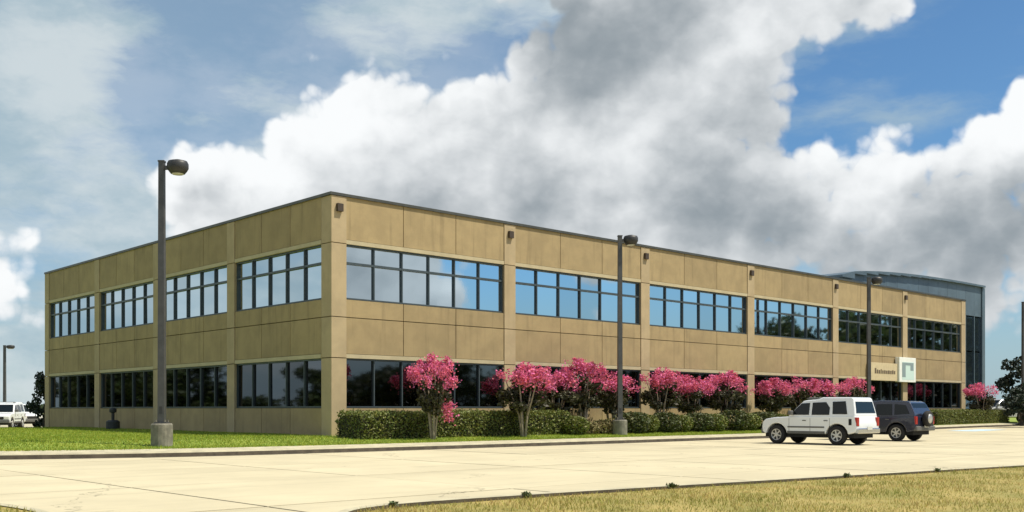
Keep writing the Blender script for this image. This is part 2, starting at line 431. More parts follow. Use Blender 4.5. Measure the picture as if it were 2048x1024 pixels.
# near verge (dry grass) with its kerb, and the little corner island at bottom left
V1 = smooth_poly([(-1.2,4.0),(-1.75,9.0),(-2.15,11.6),(-1.9,13.3),(.12,15.1),(4.2,18.0),(11.6,23.1),(24,31.6),(60,56)], 6)
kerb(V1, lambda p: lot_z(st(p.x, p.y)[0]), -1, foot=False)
def off(path, d):
    o = []
    for i, p in enumerate(path):
        q = (path[min(i+1,len(path)-1)] - path[max(i-1,0)]).normalized(); o.append(Vector((p.x+q.y*d, p.y-q.x*d)))
    return o
I1 = off(V1, .165)
def verge_z(p): return lot_z(st(p[0], p[1])[0]) + .09
poly1 = I1 + [Vector((90,70)), Vector((90,-30)), Vector((-1.0,-30))]
tag(obj('verge', mesh('verge', [(p.x, p.y, verge_z(p)) for p in poly1], [tuple(reversed(range(len(poly1))))]), M['dry']), kind='structure')
V2 = smooth_poly([(-40,17.0),(-20,16.6),(-11,15.9),(-8.5,14.95),(-6.94,13.75),(-5.64,12.5),(-4.95,11),(-4.75,9),(-4.7,4)], 6)
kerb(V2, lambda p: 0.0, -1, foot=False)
I2 = off(V2, .165)
poly2 = I2 + [Vector((-4.9,-30)), Vector((-40,-30))]
tag(obj('verge', mesh('verge', [(p.x, p.y, .125) for p in poly2], [tuple(reversed(range(len(poly2))))]), M['dry']), kind='structure')

def inside(poly, X, Y):
    r = np.zeros(len(X), bool); q = [(p.x, p.y) for p in poly]
    for (x0,y0),(x1,y1) in zip(q, q[1:]+q[:1]):
        c = ((y0 > Y) != (y1 > Y)); r ^= c & (X < (x1-x0)*(Y-y0)/((y1-y0) or 1e-9)+x0)
    return r
def blades(name, X, Y, Z, h, w, m, label, cat):
    n = len(X); a = rng.uniform(0, 2*math.pi, n); hh = h*rng.uniform(.5, 1.4, n); ln = rng.normal(0, .45, (n,2))*hh[:,None]
    dx, dy = np.cos(a)*w*.5, np.sin(a)*w*.5
    p0 = np.stack([X-dx, Y-dy, Z-.01], 1); p1 = np.stack([X+dx, Y+dy, Z-.01], 1); p2 = np.stack([X+ln[:,0], Y+ln[:,1], Z+hh], 1)
    me = fast_mesh(name, np.stack([p0,p1,p2], 1).reshape(-1,3), 3)
    return tag(obj(name, me, m), label, cat, kind='stuff')
n = 330000
X = rng.uniform(-3, 26, n); Y = rng.uniform(7, 32, n)
k = inside(poly1, X, Y) & (np.abs(X) < Y*.62+1.5) & (rng.random(n) < np.clip(1.25 - Y*.025, .35, 1))
X, Y = X[k], Y[k]
patch = np.sin(X*1.7+1.3*np.sin(Y*1.1))*np.sin(Y*1.9+X*.6)
Z = np.array([verge_z((x, y)) for x, y in zip(X, Y)])
blades('dry_grass', X, Y, Z, .05+.025*np.clip(patch, -.6, 1), .014, M['dryblade'], 'dry tan and olive grass on the verge along the near kerb', 'grass')
n = 30000
X = rng.uniform(-14, -4.8, n); Y = rng.uniform(9, 17, n); k = inside(poly2, X, Y); X, Y = X[k], Y[k]
blades('corner_grass', X, Y, np.full(len(X), .125), .05, .014, M['dryblade'], 'dry grass on the small kerbed corner at bottom left', 'grass')
# lawn blades in front of the building
n = 190000
Sg = rng.uniform(-26, 62, n); Tg = np.array([kerb_t(s) for s in Sg]) + .80 + rng.random(n)**1.3*11
Sx = rng.uniform(-24, 0, 80000); Tx = np.array([kerb_t(s) for s in Sx]) + 8 + rng.random(80000)*26
Sg = np.concatenate([Sg, Sx]); Tg = np.concatenate([Tg, Tx])
k = ((Sg < -.1) | (Tg < -.1)) & (Tg < 34); Sg, Tg = Sg[k], Tg[k]
Pz = np.array([lawn_z(s, t) for s, t in zip(Sg, Tg)])
X = C0.x + DS.x*Sg + DT.x*Tg; Y = C0.y + DS.y*Sg + DT.y*Tg
blades('lawn_grass', X, Y, Pz, .055, .03, M['blade'], 'mown green grass of the lawn in front of the office building', 'grass')
q = [Vector((-60,67,.03)), Vector((-30.2,67,.03)), Vector((-20,100,.03)), Vector((-70,100,.03))]
tag(obj('driveway', mesh('driveway', q, [(0,1,2,3)]), M['kerb']), kind='structure')
# weeds sprouting at the joint of the near kerb
for q, wx in enumerate((-1.55,.30,2.55,5.9,9.1)):
    wy = min(I1, key=lambda p: abs(p.x-wx)+(9 if p.y < 12 else 0)); wx, wy = wy.x, wy.y-.02
    cen = rng.normal(0, 1, (45,3))*np.array([.03,.025,.014]) + np.array([0,0,.02])
    o = obj('weed_tuft', quads_mesh('weed_tuft', cen, .035, 2.2), M['shrub'], None, (wx, wy, .13+lot_z(st(wx, wy)[0])))
    tag(o, ['dark weed tuft on the near kerb, leftmost', 'dark weed tuft on the near kerb, second from the left', 'weed tuft on the middle of the near kerb, third from the left',
            'weed tuft on the near kerb, second from the right', 'weed tuft on the near kerb, rightmost of five'][q], 'weed', 'weeds along the near kerb')
# faded blue stall marking beyond the dark SUV
a, b = st(29.0, 63.5); zz = lot_z(a)+.008
vv = [B(a-3.2, b-1.2, lot_z(a-3.2)+.012), B(a+1.6, b-1.2, lot_z(a+1.6)+.012), B(a+1.6, b+.5, lot_z(a+1.6)+.012), B(a-3.2, b+.5, lot_z(a-3.2)+.012)]
tag(obj('painted_stall_marking', mesh('painted_stall_marking', vv, [(0,1,2,3)]), M['bluepaint']), kind='structure')

# ------------------------------------------------------------------ office building
bld = empty('office_building', (C0.x, C0.y, BASE), ROT)
tag(bld, 'long two-storey tan precast office building with ribbon windows', 'building')
Z_SILL, Z_HEAD, Z_JOINT, Z_SILL2, Z_HEAD2, Z_TOP = 1.45-BASE, 3.40-BASE, 5.0-BASE, 5.72-BASE, 7.88-BASE, 9.72-BASE
LR, LL = 57.35, 32.0
PR = [(0,.69)] + [(9.5*i-.40, 9.5*i+.28) for i in range(1,6)] + [(56.65,57.35)]
PL = [(0,.69), (7.72,8.40), (15.5,16.2), (23.28,23.96), (31.3,32.0)]
box('inner_wall', .24, LR-.24, .24, LL-.24, -.5, Z_TOP-.25, M['core'], bld)
box('roof_deck', .1, LR-.1, .1, LL-.1, Z_TOP-.24, Z_TOP-.2, M['roof'], bld)
J = .016
def place(side, name, a, b, d0, d1, z0, z1, m, parent=bld, bev=0.0):
    """side R: along local x, depth into +y; side L: along local y, depth into +x; K, E: the two far walls"""
    if side == 'R': return box(name, a, b, d0, d1, z0, z1, m, parent, bev)
    if side == 'L': return box(name, d0, d1, a, b, z0, z1, m, parent, bev)
    if side == 'K': return box(name, a, b, LL-d1, LL-d0, z0, z1, m, parent, bev)
    return box(name, LR-d1, LR-d0, a, b, z0, z1, m, parent, bev)
def facade(side, piers, npane):
    for i, (a0, a1) in enumerate(piers):
        if side == 'L' and i == 0: continue            # the corner pier belongs to the sunny side
        lo, hi = a0, a1
        zz = [-.5, Z_HEAD, Z_JOINT, Z_HEAD2, Z_TOP]
        for z0, z1 in zip(zz, zz[1:]):
            d1 = .69 if (side == 'R' and i == 0) else .235
            place(side, 'pier_block', lo, hi, -.035, d1, z0+J, z1-J, M['pier'])
        mid = (a0+a1)/2
        if side == 'R' and i < len(piers)-1: place(side, 'scupper', mid-.13, mid+.13, -.16, -.037, Z_TOP-.62, Z_TOP-.32, M['scupper'])
    for (p0, p1) in zip(piers, piers[1:]):
        a, b = p0[1], p1[0]
        n = 3; wd = (b-a)/n
        for k in range(n):
            x0, x1 = a+k*wd+J, a+(k+1)*wd-J
            place(side, 'wall_panel', x0, x1, 0, .22, Z_HEAD2+.16+J, Z_TOP, M['panel'])
            place(side, 'wall_panel', x0, x1, 0, .22, Z_JOINT+J, Z_SILL2-.02, M['panel'])
            place(side, 'wall_panel', x0, x1, 0, .22, Z_HEAD+.16+J, Z_JOINT-J, M['panel'])
            place(side, 'wall_panel', x0, x1, 0, .22, -.5, Z_SILL-.02, M['panel'])
        place(side, 'lintel', a+.01, b-.01, -.02, .22, Z_HEAD2, Z_HEAD2+.16, M['trim'])
        place(side, 'lintel', a+.01, b-.01, -.02, .22, Z_HEAD, Z_HEAD+.16, M['trim'])
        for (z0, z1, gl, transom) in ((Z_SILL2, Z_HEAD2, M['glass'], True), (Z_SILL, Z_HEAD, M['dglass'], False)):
            bm = bmesh.new(); fr = .029
            cx, cz = (a+b)/2, (z0+z1)/2; W, Hh = b-a, z1-z0
            tz = z0 + Hh*.66
            def bar(u0, u1, w0, w1, d0=.07, d1=.19):
                if side == 'R': bm_box(bm, u0-cx, u1-cx, d0, d1, w0-cz, w1-cz)
                else: bm_box(bm, d0, d1, u0-cx, u1-cx, w0-cz, w1-cz)
            bar(a+.005, b-.005, z0, z0+.06); bar(a+.005, b-.005, z1-.07, z1)
            pw = W/npane
            for k in range(npane+1):
                xm = min(max(a+k*pw, a+fr), b-fr); bar(xm-fr+.003, xm+fr-.003, z0+.06, z1-.07, .075, .19)
            if transom:
                for k in range(npane): bar(a+k*pw+fr, a+(k+1)*pw-fr, tz-.045, tz+.045, .08, .19)
            win = obj('window', bm_mesh('window', bm), M['frame'], bld, (cx, 0, cz) if side == 'R' else (0, cx, cz))
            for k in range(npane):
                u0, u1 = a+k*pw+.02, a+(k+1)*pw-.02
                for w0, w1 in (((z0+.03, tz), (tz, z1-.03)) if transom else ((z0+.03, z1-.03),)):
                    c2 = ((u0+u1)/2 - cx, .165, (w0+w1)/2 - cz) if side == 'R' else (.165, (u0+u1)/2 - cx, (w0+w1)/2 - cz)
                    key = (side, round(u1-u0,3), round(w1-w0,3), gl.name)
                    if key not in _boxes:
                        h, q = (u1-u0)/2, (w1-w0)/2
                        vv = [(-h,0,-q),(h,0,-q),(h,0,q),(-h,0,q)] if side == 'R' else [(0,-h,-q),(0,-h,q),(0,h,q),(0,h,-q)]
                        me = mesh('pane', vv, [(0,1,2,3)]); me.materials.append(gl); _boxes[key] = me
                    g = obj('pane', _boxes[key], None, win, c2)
                    g.rotation_euler = (random.gauss(0,.0022), random.gauss(0,.0006), random.gauss(0,.003)) if side == 'R' else (random.gauss(0,.0006), random.gauss(0,.0022), random.gauss(0,.003))
facade('R', PR, 6)
facade('L', PL, 5)
# far walls that the photo never shows: plain panels
for k in range(12):
    a = k*LR/12; place('K', 'wall_panel', a+J+(.1 if k == 0 else 0), a+LR/12-J-(.1 if k == 11 else 0), 0, .22, -.5, Z_TOP, M['panel'])
for k in range(7):
    a = .3+k*(LL-.6)/7; place('E', 'wall_panel', a+J, a+(LL-.6)/7-J, 0, .22, -.5, Z_TOP, M['panel'])
# coping round the roof edge
for nm, (x0,x1,y0,y1) in zip('abcd', ((-.06,LR+.06,-.07,.33), (-.06,LR+.06,LL-.33,LL+.06), (-.058,.33,.33,LL-.33), (LR-.33,LR+.058,.33,LL-.33))):
    box('coping', x0, x1, y0, y1, Z_TOP, Z_TOP+.11, M['coping'], bld)

# ------------------------------------------------------------------ blue-grey hall rising behind the far end
hall = empty('entrance_hall', B(57, 2, BASE), ROT)
tag(hall, 'blue-grey metal and glass hall with gently curved roof behind the far end of the office', 'building')
def hall_top(s):
    x = (s-42)/(65.5-42); return 10.15 + 1.15*math.sin(min(1, max(0, x))**.6*math.pi/2)
hs = [42 + i*(23.5/14) for i in range(15)]
for s0, s1 in zip(hs, hs[1:]):
    x0, x1 = s0-57, s1-57; z0, z1 = hall_top(s0), hall_top(s1)
    def prism(xa, xb, ya, yb, za0, za1, zb):
        return [(xa,ya,zb),(xb,ya,zb),(xb,yb,zb),(xa,yb,zb),(xa,ya,za0),(xb,ya,za1),(xb,yb,za1),(xa,yb,za0)]
    FC = [(0,3,2,1),(4,5,6,7),(0,1,5,4),(1,2,6,5),(2,3,7,6),(3,0,4,7)]
    obj('fascia_panel', mesh('fascia_panel', prism(x0+.01, x1-.01, 0, .2, z0-.08, z1-.08, 8.75), FC), M['metalblue'], hall)
    obj('roof_sheet', mesh('roof_sheet', prism(x0, x1, -.25, 24, z0+.08, z1+.08, min(z0,z1)-.07), FC), M['metalblue'], hall)
    for a, b in ((-.5, 2.9), (2.95, 5.8), (5.85, 8.7)):
        w = obj('curtain_window', mesh('curtain_window', prism(x0+.05, x1-.05, .06, .16, b-.05, b-.05, a), FC), M['atriumglass'], hall)
    box('mullion', x1-.05, x1+.05, -.02, .2, -.5, 8.74, M['metalblue'], hall)
box('end_wall', 8.42, 8.72, .205, 23.8, -.5, hall_top(65.5)-.1, M['metalblue'], hall)
box('rear_wall', -15, 8.4, 23.5, 23.8, -.5, 9.5, M['metalblue'], hall)
box('corner_column', 8.2, 8.75, -.1, .19, -.5, hall_top(65.5)-.09, M['metalblue'], hall)

# ------------------------------------------------------------------ sign on the facade
s0 = on_row(1733, 0)[0]; s1 = on_row(1789, 0)[0]; s2 = on_row(1822, 0)[0]
sg = empty('facade_sign', B((s0+s2)/2, -.14, 3.28), ROT); mid = (s0+s2)/2
tag(sg, 'wide tan sign with white box and grey-blue emblem on the facade above the parked cars', 'sign')
box('board', s0-mid, s1-mid-.02, -.10, .09, .05, 1.25, M['signtan'], sg, .01)
box('emblem_box', s1-mid, s2-mid, -.22, .09, 0, 1.72, M['signwhite'], sg, .015)
ew = s2-s1; ex = s1-mid
box('emblem_field', ex+ew*.16, ex+ew*.88, -.226, -.221, .16, 1.40, M['signcool'], sg)
for a, b, z0, z1 in ((.16,.36,.35,1.36), (.36,.84,1.18,1.36), (.66,.84,.82,1.179)):
    box('emblem_bar', ex+ew*a, ex+ew*b, -.236, -.2265, z0, z1, M['signmark'], sg)
bw = s1-s0; x = .17
for wd, hh in ((.05,.36),(.045,.26),(.05,.24),(.03,.30),(.045,.22),(.05,.24),(.045,.22),(.06,.24),(.045,.22),(.05,.26),(.04,.22)):
    box('lettering', s0-mid+bw*x, s0-mid+bw*(x+wd), -.112, -.1005, .52, .52+hh, M['signtext'], sg); x += wd+.022

# ------------------------------------------------------------------ lamp posts
def make_lamp():
    r = empty('street_lamp')
    bm = bmesh.new(); lathe_bm(bm, [(.33,-.25),(.33,.70),(.30,.75)], 20); obj('concrete_base', bm_mesh('concrete_base', bm), M['basecon'], r)
    box('base_plate', -.19, .19, -.19, .19, .752, .79, M['pole'], r)
    bm = bmesh.new(); w0, w1 = .105, .085
    vs = [(-w0,-w0,.79),(w0,-w0,.79),(w0,w0,.79),(-w0,w0,.79),(-w1,-w1,8.95),(w1,-w1,8.95),(w1,w1,8.95),(-w1,w1,8.95)]
    obj('pole', mesh('pole', vs, [(0,3,2,1),(4,5,6,7),(0,1,5,4),(1,2,6,5),(2,3,7,6),(3,0,4,7)]), M['pole'], r)
    for bx in (-.14,.14):
        for by in (-.14,.14): box('anchor_bolt', bx-.02, bx+.02, by-.02, by+.02, .791, .86, M['basecon'], r)
    box('hand_hole_cover', -.05, .05, -.112, -.104, 1.05, 1.28, M['lamphead'], r)
    box('arm', .075, .34, -.05, .05, 8.72, 8.84, M['pole'], r)
    box('pole_cap', -.10, .10, -.10, .10, 8.952, 9.0, M['pole'], r)
    bm = bmesh.new()
    lathe_bm(bm, [(.05,-.20),(.22,-.19),(.29,-.10),(.33,-.02),(.33,.12),(.29,.20),(.10,.25)], 20, off=(.50,0,8.78))
    for q in bm.verts: q.co.x = .50 + (q.co.x-.50)*1.0; q.co.y *= .92
    hd = obj('lamp_head', bm_mesh('lamp_head', bm), M['lamphead'], r, smooth=True)
    bm = bmesh.new(); lathe_bm(bm, [(.02,-.222),(.17,-.212),(.19,-.195)], 16, off=(.50,0,8.78)); obj('lens', bm_mesh('lens', bm), M['lens'], hd)
    return r
lamp0 = make_lamp()
LAMPS = [((-11.0,32.0,.20), 'tall bronze lamp post on the lawn left of the building corner'),
         ((4.83,45.6,.17), 'lamp post standing before the second and third bays of the sunny facade'),
         ((21.3,60.8,.27), 'lamp post rising behind the parked white SUV'),
         ((37.95,75.6,.36), 'lamp post at the right edge of the photo beside the dark tree'),
         ((-40.35,81.0,.35), 'far lamp post at the left edge of the photo')]
for i, (p, lb) in enumerate(LAMPS):
    o = lamp0 if i == 0 else copy_tree(lamp0)
    o.location = p; o.rotation_euler = (0,0, [0,.15,.1,.1,0][i]); tag(o, lb, 'lamp post', 'lamp posts of the parking lot')
last = o; last.scale = (.95,.95,.68)

# ------------------------------------------------------------------ planting
def ellipsoid_pts(n, r, shell=.55):
    d = rng.normal(size=(n,3)); d /= np.linalg.norm(d,axis=1,keepdims=True)
    return d*(shell+(1-shell)*rng.random((n,1))**.6)*np.array(r)
def clumped(n, k, r, cr, shell=.6):
    c = ellipsoid_pts(k, r, shell); idx = rng.integers(0, k, n)
    return c[idx] + ellipsoid_pts(n, (cr,cr,cr*.8), .3)
def trunk_bm(h, r, spread, limbs, base=0.0, seed=0):
    rd = random.Random(seed); bm = bmesh.new()
    tube_bm(bm, [(0,0,-.1),(rd.uniform(-.03,.03)*h,rd.uniform(-.03,.03)*h,h*.5),(0,0,h)], [r*1.25,r*.9,r*.6], 8)
    for k in range(limbs):
        a = 2*math.pi*(k+rd.random()*.6)/limbs; z = h*rd.uniform(.55,1.0)
        e = Vector((math.cos(a)*spread*rd.uniform(.6,1), math.sin(a)*spread*rd.uniform(.6,1), h+spread*rd.uniform(.3,1.0)))
        m_ = Vector((e.x*.45, e.y*.45, z+(e.z-z)*.55)); tube_bm(bm, [(0,0,z*.9), m_, e], [r*.55, r*.35, r*.12], 6)
    return bm
# crape myrtles: three forms, each height-1 scaled per tree by object scale
def crape_form(seed, lean):
    rd = random.Random(seed); H = 3.2
    bm = bmesh.new()
    for k in range(5):
        a = 2*math.pi*(k+rd.random()*.5)/5; rr = rd.uniform(.35,.75)
        tube_bm(bm, [(math.cos(a)*.06, math.sin(a)*.06, -.1), (math.cos(a)*.16, math.sin(a)*.16, .9), (math.cos(a)*rr*.6, math.sin(a)*rr*.6, 1.7), (math.cos(a)*rr, math.sin(a)*rr, 2.6)], [.045,.038,.028,.012], 6)
    trunk = bm_mesh('trunk', bm); trunk.materials.append(M['bark'])
    cen = clumped(1700, 26, (.72,.72,.72), .28) + np.array([0,0,1.72])
    cen = cen[cen[:,2] < 2.6]
    leaves = quads_mesh('foliage', cen, .10, 1.7); leaves.materials.append(M['crape'])
    # blossom panicles on the upper shell
    c = ellipsoid_pts(160, (.95,.95,.88), .62); c = c[c[:,2] > rng.uniform(-.15,.55,len(c))][:30] + np.array([0,0,2.12])
    wts = rng.uniform(.15, 1.0, len(c))**1.5; wts /= wts.sum(); idx = rng.choice(len(c), 2500, p=wts)
    out = (c - np.array([0,0,1.6])); out /= np.linalg.norm(out, axis=1, keepdims=True)
    along = rng.uniform(-.16, .26, 2500)[:,None]; fat = (.115*(1.15-np.clip(along, 0, 1)*3.2)).clip(.03)
    pc = c[idx] + out[idx]*along + rng.normal(size=(2500,3))*fat
    bl = quads_mesh('blossom', pc, .068, 1.3); bl.materials.append(M['pink'])
    low = None
    if lean:
        c = np.array([[.30,-.35,1.25],[.55,-.3,1.05],[.42,-.4,.85],[.62,-.25,1.35]]); idx = rng.integers(0, 4, 260)
        low = quads_mesh('blossom', c[idx] + rng.normal(size=(260,3))*np.array([.14,.12,.13]), .08, 1.3); low.materials.append(M['pink'])
    return trunk, leaves, bl, low
forms = [crape_form(s, s == 0) for s in range(6)]
CR = [(866,707,0,-3.4,'pink crape myrtle standing alone at the left end of the hedge, before the first bay'),
      (1048,722,1,-3.4,'pink crape myrtle before the pier between the first and second bays'),
      (1112,742,2,-2.9,'low pink crape myrtle in the left half of the second bay, second of the row'),
      (1166,711,2,-3.3,'tallest pink crape myrtle before the second bay, left of the lamp post'),
      (1222,742,1,-3.0,'low pink crape myrtle just left of the second lamp post'),
      (1322,733,1,-3.2,'pink crape myrtle just right of the pier after the second bay'),
      (1382,748,2,-2.9,'small pink crape myrtle in the middle of the third bay'),
      (1450,742,1,-3.2,'pink crape myrtle at the right end of the third bay'),
      (1545,753,2,-3.0,'pink crape myrtle at the left end of the fourth bay'),
      (1605,750,1,-3.0,'pink crape myrtle in the middle of the fourth bay above the white SUV bonnet'),
      (1652,757,2,-3.0,'pink crape myrtle at the right end of the fourth bay above the white SUV'),
      (1706,752,1,-3.0,'pink crape myrtle between the fifth-bay pier and the lamp post behind the SUV'),
      (1962,764,2,-2.4,'pink crape myrtle just right of the far end of the building'),
      ]
for ci, (px, yt, fm, t, lb) in enumerate(CR):
    if 1100 < px < 1800: t += 1.5; fm = 1 + ci % 5
    s, dep = on_row(px, t); z = lawn_z(s, t); h = CAM_Z + (HY-yt)*dep/F - z
    r = empty('crape_myrtle', B(s, t, z), random.uniform(0, 6.28) if px != 866 else ROT)
    k = h/3.25; wd = (random.uniform(1.0,1.3) if px != 866 else 1.0)
    tr, le, bl, low = forms[fm]
    for nm, me in (('trunk', tr), ('foliage', le), ('blossom', bl)) + ((('blossom', low),) if low else ()):
        o = obj(nm, me, None, r); o.scale = (wd, wd, k) if nm != 'foliage' or px != 866 else (wd*.8, wd*.8, k)
    tag(r, lb, 'crape myrtle', 'pink crape myrtles along the facade')
# clipped hedge along the first bay and a half
def hedge_obj(name, s0, s1, t0, t1, z0, h, label, dens=560, wob=.05):
    r = empty(name, B((s0+s1)/2, (t0+t1)/2, z0), ROT); L, W = s1-s0, t1-t0
    nx = max(4, int(L/.5)); rd = random.Random(3); bm = bmesh.new(); rings = []
    for i in range(nx+1):
        x = -L/2 + L*i/nx; w = W/2-.08+rd.uniform(-wob,wob)*.5; hh = h-.07+rd.uniform(-wob,wob)
        rings.append([bm.verts.new(q) for q in ((x,-w,-.1),(x,-w-.02,hh*.8),(x,-w*.8,hh),(x,w*.8,hh),(x,w,hh*.8),(x,w,-.1))])
    for a, b in zip(rings, rings[1:]):
        for k in range(5): bm.faces.new((a[k], b[k], b[k+1], a[k+1]))
    bm.faces.new(rings[0]); bm.faces.new(rings[-1])
    obj('twig_core', bm_mesh('twig_core', bm), M['hedgecore'], r)
    n = int(dens*(L*(2*h+W)+2*W*h)); x = rng.uniform(-L/2, L/2, n); u = rng.uniform(0, 2*h+W, n)
    bump = .02*np.sin(x*3.1)+.018*np.sin(x*7.7+1)+.015*np.sin(x*1.3+2)
    hh = h + bump
    y = np.where(u < h, -W/2, np.where(u < h+W, -W/2+(u-h), W/2)); z = np.where(u < h, u/h*hh, np.where(u < h+W, hh, (2*h+W-u)/h*hh))
    ne = int(dens*W*h); ex = np.repeat([-L/2, L/2], ne); ey = rng.uniform(-W/2, W/2, 2*ne); ez = rng.uniform(0, h, 2*ne)
    P = np.concatenate([np.stack([x,y,z],1), np.stack([ex,ey,ez],1)])
    P += rng.normal(size=P.shape)*np.array([.04,.05,.045]); P[:,2] = np.abs(P[:,2])
    obj('foliage', quads_mesh('foliage', P, .062, 1.5), M['hedge'], r)
    return tag(r, label, 'hedge')
hs0 = on_row(678, -1.25)[0]; hs1 = on_row(1128, -2.4)[0]
hedge_obj('clipped_hedge', hs0, hs1, -2.75, -1.15, .30, .93, 'long clipped green hedge below the first bays of the sunny facade')
hs0 = on_row(1856, -2.2)[0]; hs1 = on_row(1998, -2.2)[0]
hedge_obj('low_hedge', hs0, hs1, -2.9, -1.5, .30, .95, 'low green hedge at the far end, right of the dark SUV')
# rounded shrubs after the hedge
def shrub_form(n, r, m):
    me = quads_mesh('foliage', np.minimum(ellipsoid_pts(n, r, .55) + np.array([0,0,r[2]*.85]), np.array([9,9,r[2]*1.55]) + rng.normal(0,.03,(n,3))), .062, 1.5); me.materials.append(m); return me
bm = bmesh.new()
for k in range(9):
    a = k*.7; tube_bm(bm, [(math.cos(a)*.05, math.sin(a)*.05, -.08), (math.cos(a)*.3, math.sin(a)*.3, .6)], [.018,.008], 5)
stems = bm_mesh('stems', bm); stems.materials.append(M['hedgecore'])
SF = [shrub_form(2300, (.62,.62,.50), M['shrub']), shrub_form(2000, (.55,.55,.46), M['hedge']), shrub_form(700, (.55,.55,.38), M['shrubtan'])]
SHR = [(1148,1,1.0,'rounded green shrub directly at the right end of the clipped hedge'),(1178,2,.8,'sparse tan shrub, first of three after the hedge'),(1204,2,.85,'sparse tan shrub, second of three after the hedge'),
       (1226,2,.9,'sparse tan shrub, third of three, left of the lamp base'),(1262,0,1.05,'green shrub just right of the second lamp base'),(1290,1,1.0,'green shrub below the pier after the second bay'),
       (1330,0,1.05,'green shrub below the left part of the third bay'),(1362,1,.95,'green shrub below the third bay, second from its pier'),(1396,0,1.05,'green shrub below the middle of the third bay'),
       (1428,1,1.0,'green shrub below the third bay, right of its middle'),(1466,0,1.1,'green shrub below the right end of the third bay'),(1496,1,1.05,'green shrub below the pier after the third bay'),
       (1526,0,1.1,'green shrub just left of the white SUV'),(1556,1,1.0,'green shrub above the bonnet of the white SUV')]
for px, fm, k, lb in SHR:
    s, dep = on_row(px, -2.9); r = empty('round_shrub', B(s, -2.9, lawn_z(s, -2.9)), random.uniform(0, 6))
    for nm, me in (('stems', stems), ('foliage', SF[fm])):
        o = obj(nm, me, None, r); o.scale = (k*random.uniform(1.2,1.45), k*random.uniform(1.1,1.3), k*random.uniform(1.05,1.2))
    tag(r, lb, 'shrub', 'shrubs below the facade')
# trees
def tree_form(seed, H, rx, rz, n, leaf, m, clumps=40, cr=.28):
    bm = trunk_bm(H-rz*1.5, .03*H, rx*.7, 6, seed=seed); t = bm_mesh('trunk', bm); t.materials.append(M['darkbark'])
    cen = clumped(n, clumps, (rx,rx,rz), rx*cr*1.3, .45) + np.array([0,0,H-rz-.1*rz])
    c = quads_mesh('crown', cen, leaf, 1.5); c.materials.append(m); return t, c
def put_tree(name, form, loc, sc, label, group=None, cat='tree'):
    r = empty(name, loc, random.uniform(0, 6.28))
    for nm, me in zip(('trunk', 'crown'), form):
        o = obj(nm, me, None, r); o.scale = sc
    return tag(r, label, cat, group)
big = [tree_form(1, 10, 4.6, 3.9, 3600, .42, M['tree'], 46), tree_form(2, 10, 4.0, 4.2, 3600, .40, M['tree'], 40)]
ever = [tree_form(5, 4.6, 1.55, 2.0, 4200, .15, M['treedark'], 40, .24), tree_form(6, 3.6, 1.0, 1.75, 2600, .13, M['treedark'], 30, .3)]
put_tree('dark_tree', ever[0], (39.2, 77.0, .35), (1.3,1.3,1.2), 'dark evergreen tree with ragged crown at the right edge of the photo')
put_tree('dark_shrub', ever[1], (35.3, 70.5, .30), (1.15,1.15,.80), 'very dark low bush at the right edge below the evergreen tree')
put_tree('evergreen_shrub', ever[1], B(.7, 34.3, .02), (.85,.85,1.12), 'dark evergreen shrub behind the shaded left end of the building')
# trees round the lot that the photo shows only as reflections in the glass, and those on the far horizon
k = 0
for i in range(17):
    y = -22 + i*8.0 + random.uniform(-1.5,1.5); x = 88 + random.uniform(-5,7); h = (8.4 + 7.5*sm(y, 40, 92))*random.uniform(.9,1.12)/10
    put_tree('lot_tree', big[i%2], (x, y, -1.4), (1.2*random.uniform(.9,1.1), 1.2, h*1.1), 'green tree across the lot, only mirrored in the sunny facade windows', 'trees mirrored in the sunny facade windows')
for i in range(11):
    y = 44 + i*8.2 + random.uniform(-2,2); x = -88 + random.uniform(-6,6)
    h = (.6,.7,.82,.50,1.05,1.12,1.02,1.1,.98,.55,.6)[i]*random.uniform(.95,1.05)
    put_tree('lot_tree', big[(i+1)%2], (x, y, -1.5), (1.2, 1.2, h), 'green tree to the left, only mirrored in the shaded facade windows', 'trees mirrored in the shaded facade windows')
for i in range(12):
    x = -205 + i*9; put_tree('distant_tree', big[i%2], (x*1.25, 300+random.uniform(-15,15), -.3), (1.3, 1.3, random.uniform(.26,.38)), 'tiny dark tree on the far horizon behind the parked cars at left', 'trees on the far horizon')
for i in range(8):
    x = 92 + i*7; put_tree('distant_tree', big[i%2], (x*1.6, 300+random.uniform(-15,15), -.3), (1.3, 1.3, random.uniform(.35,.5)), 'tiny dark tree on the far horizon right of the building', 'trees on the far horizon at right')

# ------------------------------------------------------------------ small fittings
u = empty('utility_standpipe', B(-1.0, 18.9, .35), ROT)
tag(u, 'small dark standpipe against the shaded wall left of the lamp post', 'standpipe')
bm = bmesh.new(); lathe_bm(bm, [(.30,0),(.34,.05),(.34,.40),(.22,.48)], 16); obj('valve_box', bm_mesh('valve_box', bm), M['utility'], u)
bm = bmesh.new(); lathe_bm(bm, [(.08,.47),(.08,.85),(.17,.88),(.19,1.02),(.10,1.12)], 14); obj('riser', bm_mesh('riser', bm), M['utility'], u)
u = empty('utility_cabinet', B(58.6, -.9, .35), ROT); tag(u, 'small white cabinet beside the far corner of the building', 'cabinet')
box('housing', -.45, .45, -.35, .35, -.05, 1.25, M['utilwhite'], u, .03); box('lid', -.5, .5, -.4, .4, 1.252, 1.33, M['utilwhite'], u, .02)
box('door_panel', -.38, .38, -.362, -.351, .12, 1.12, M['utilwhite'], u)

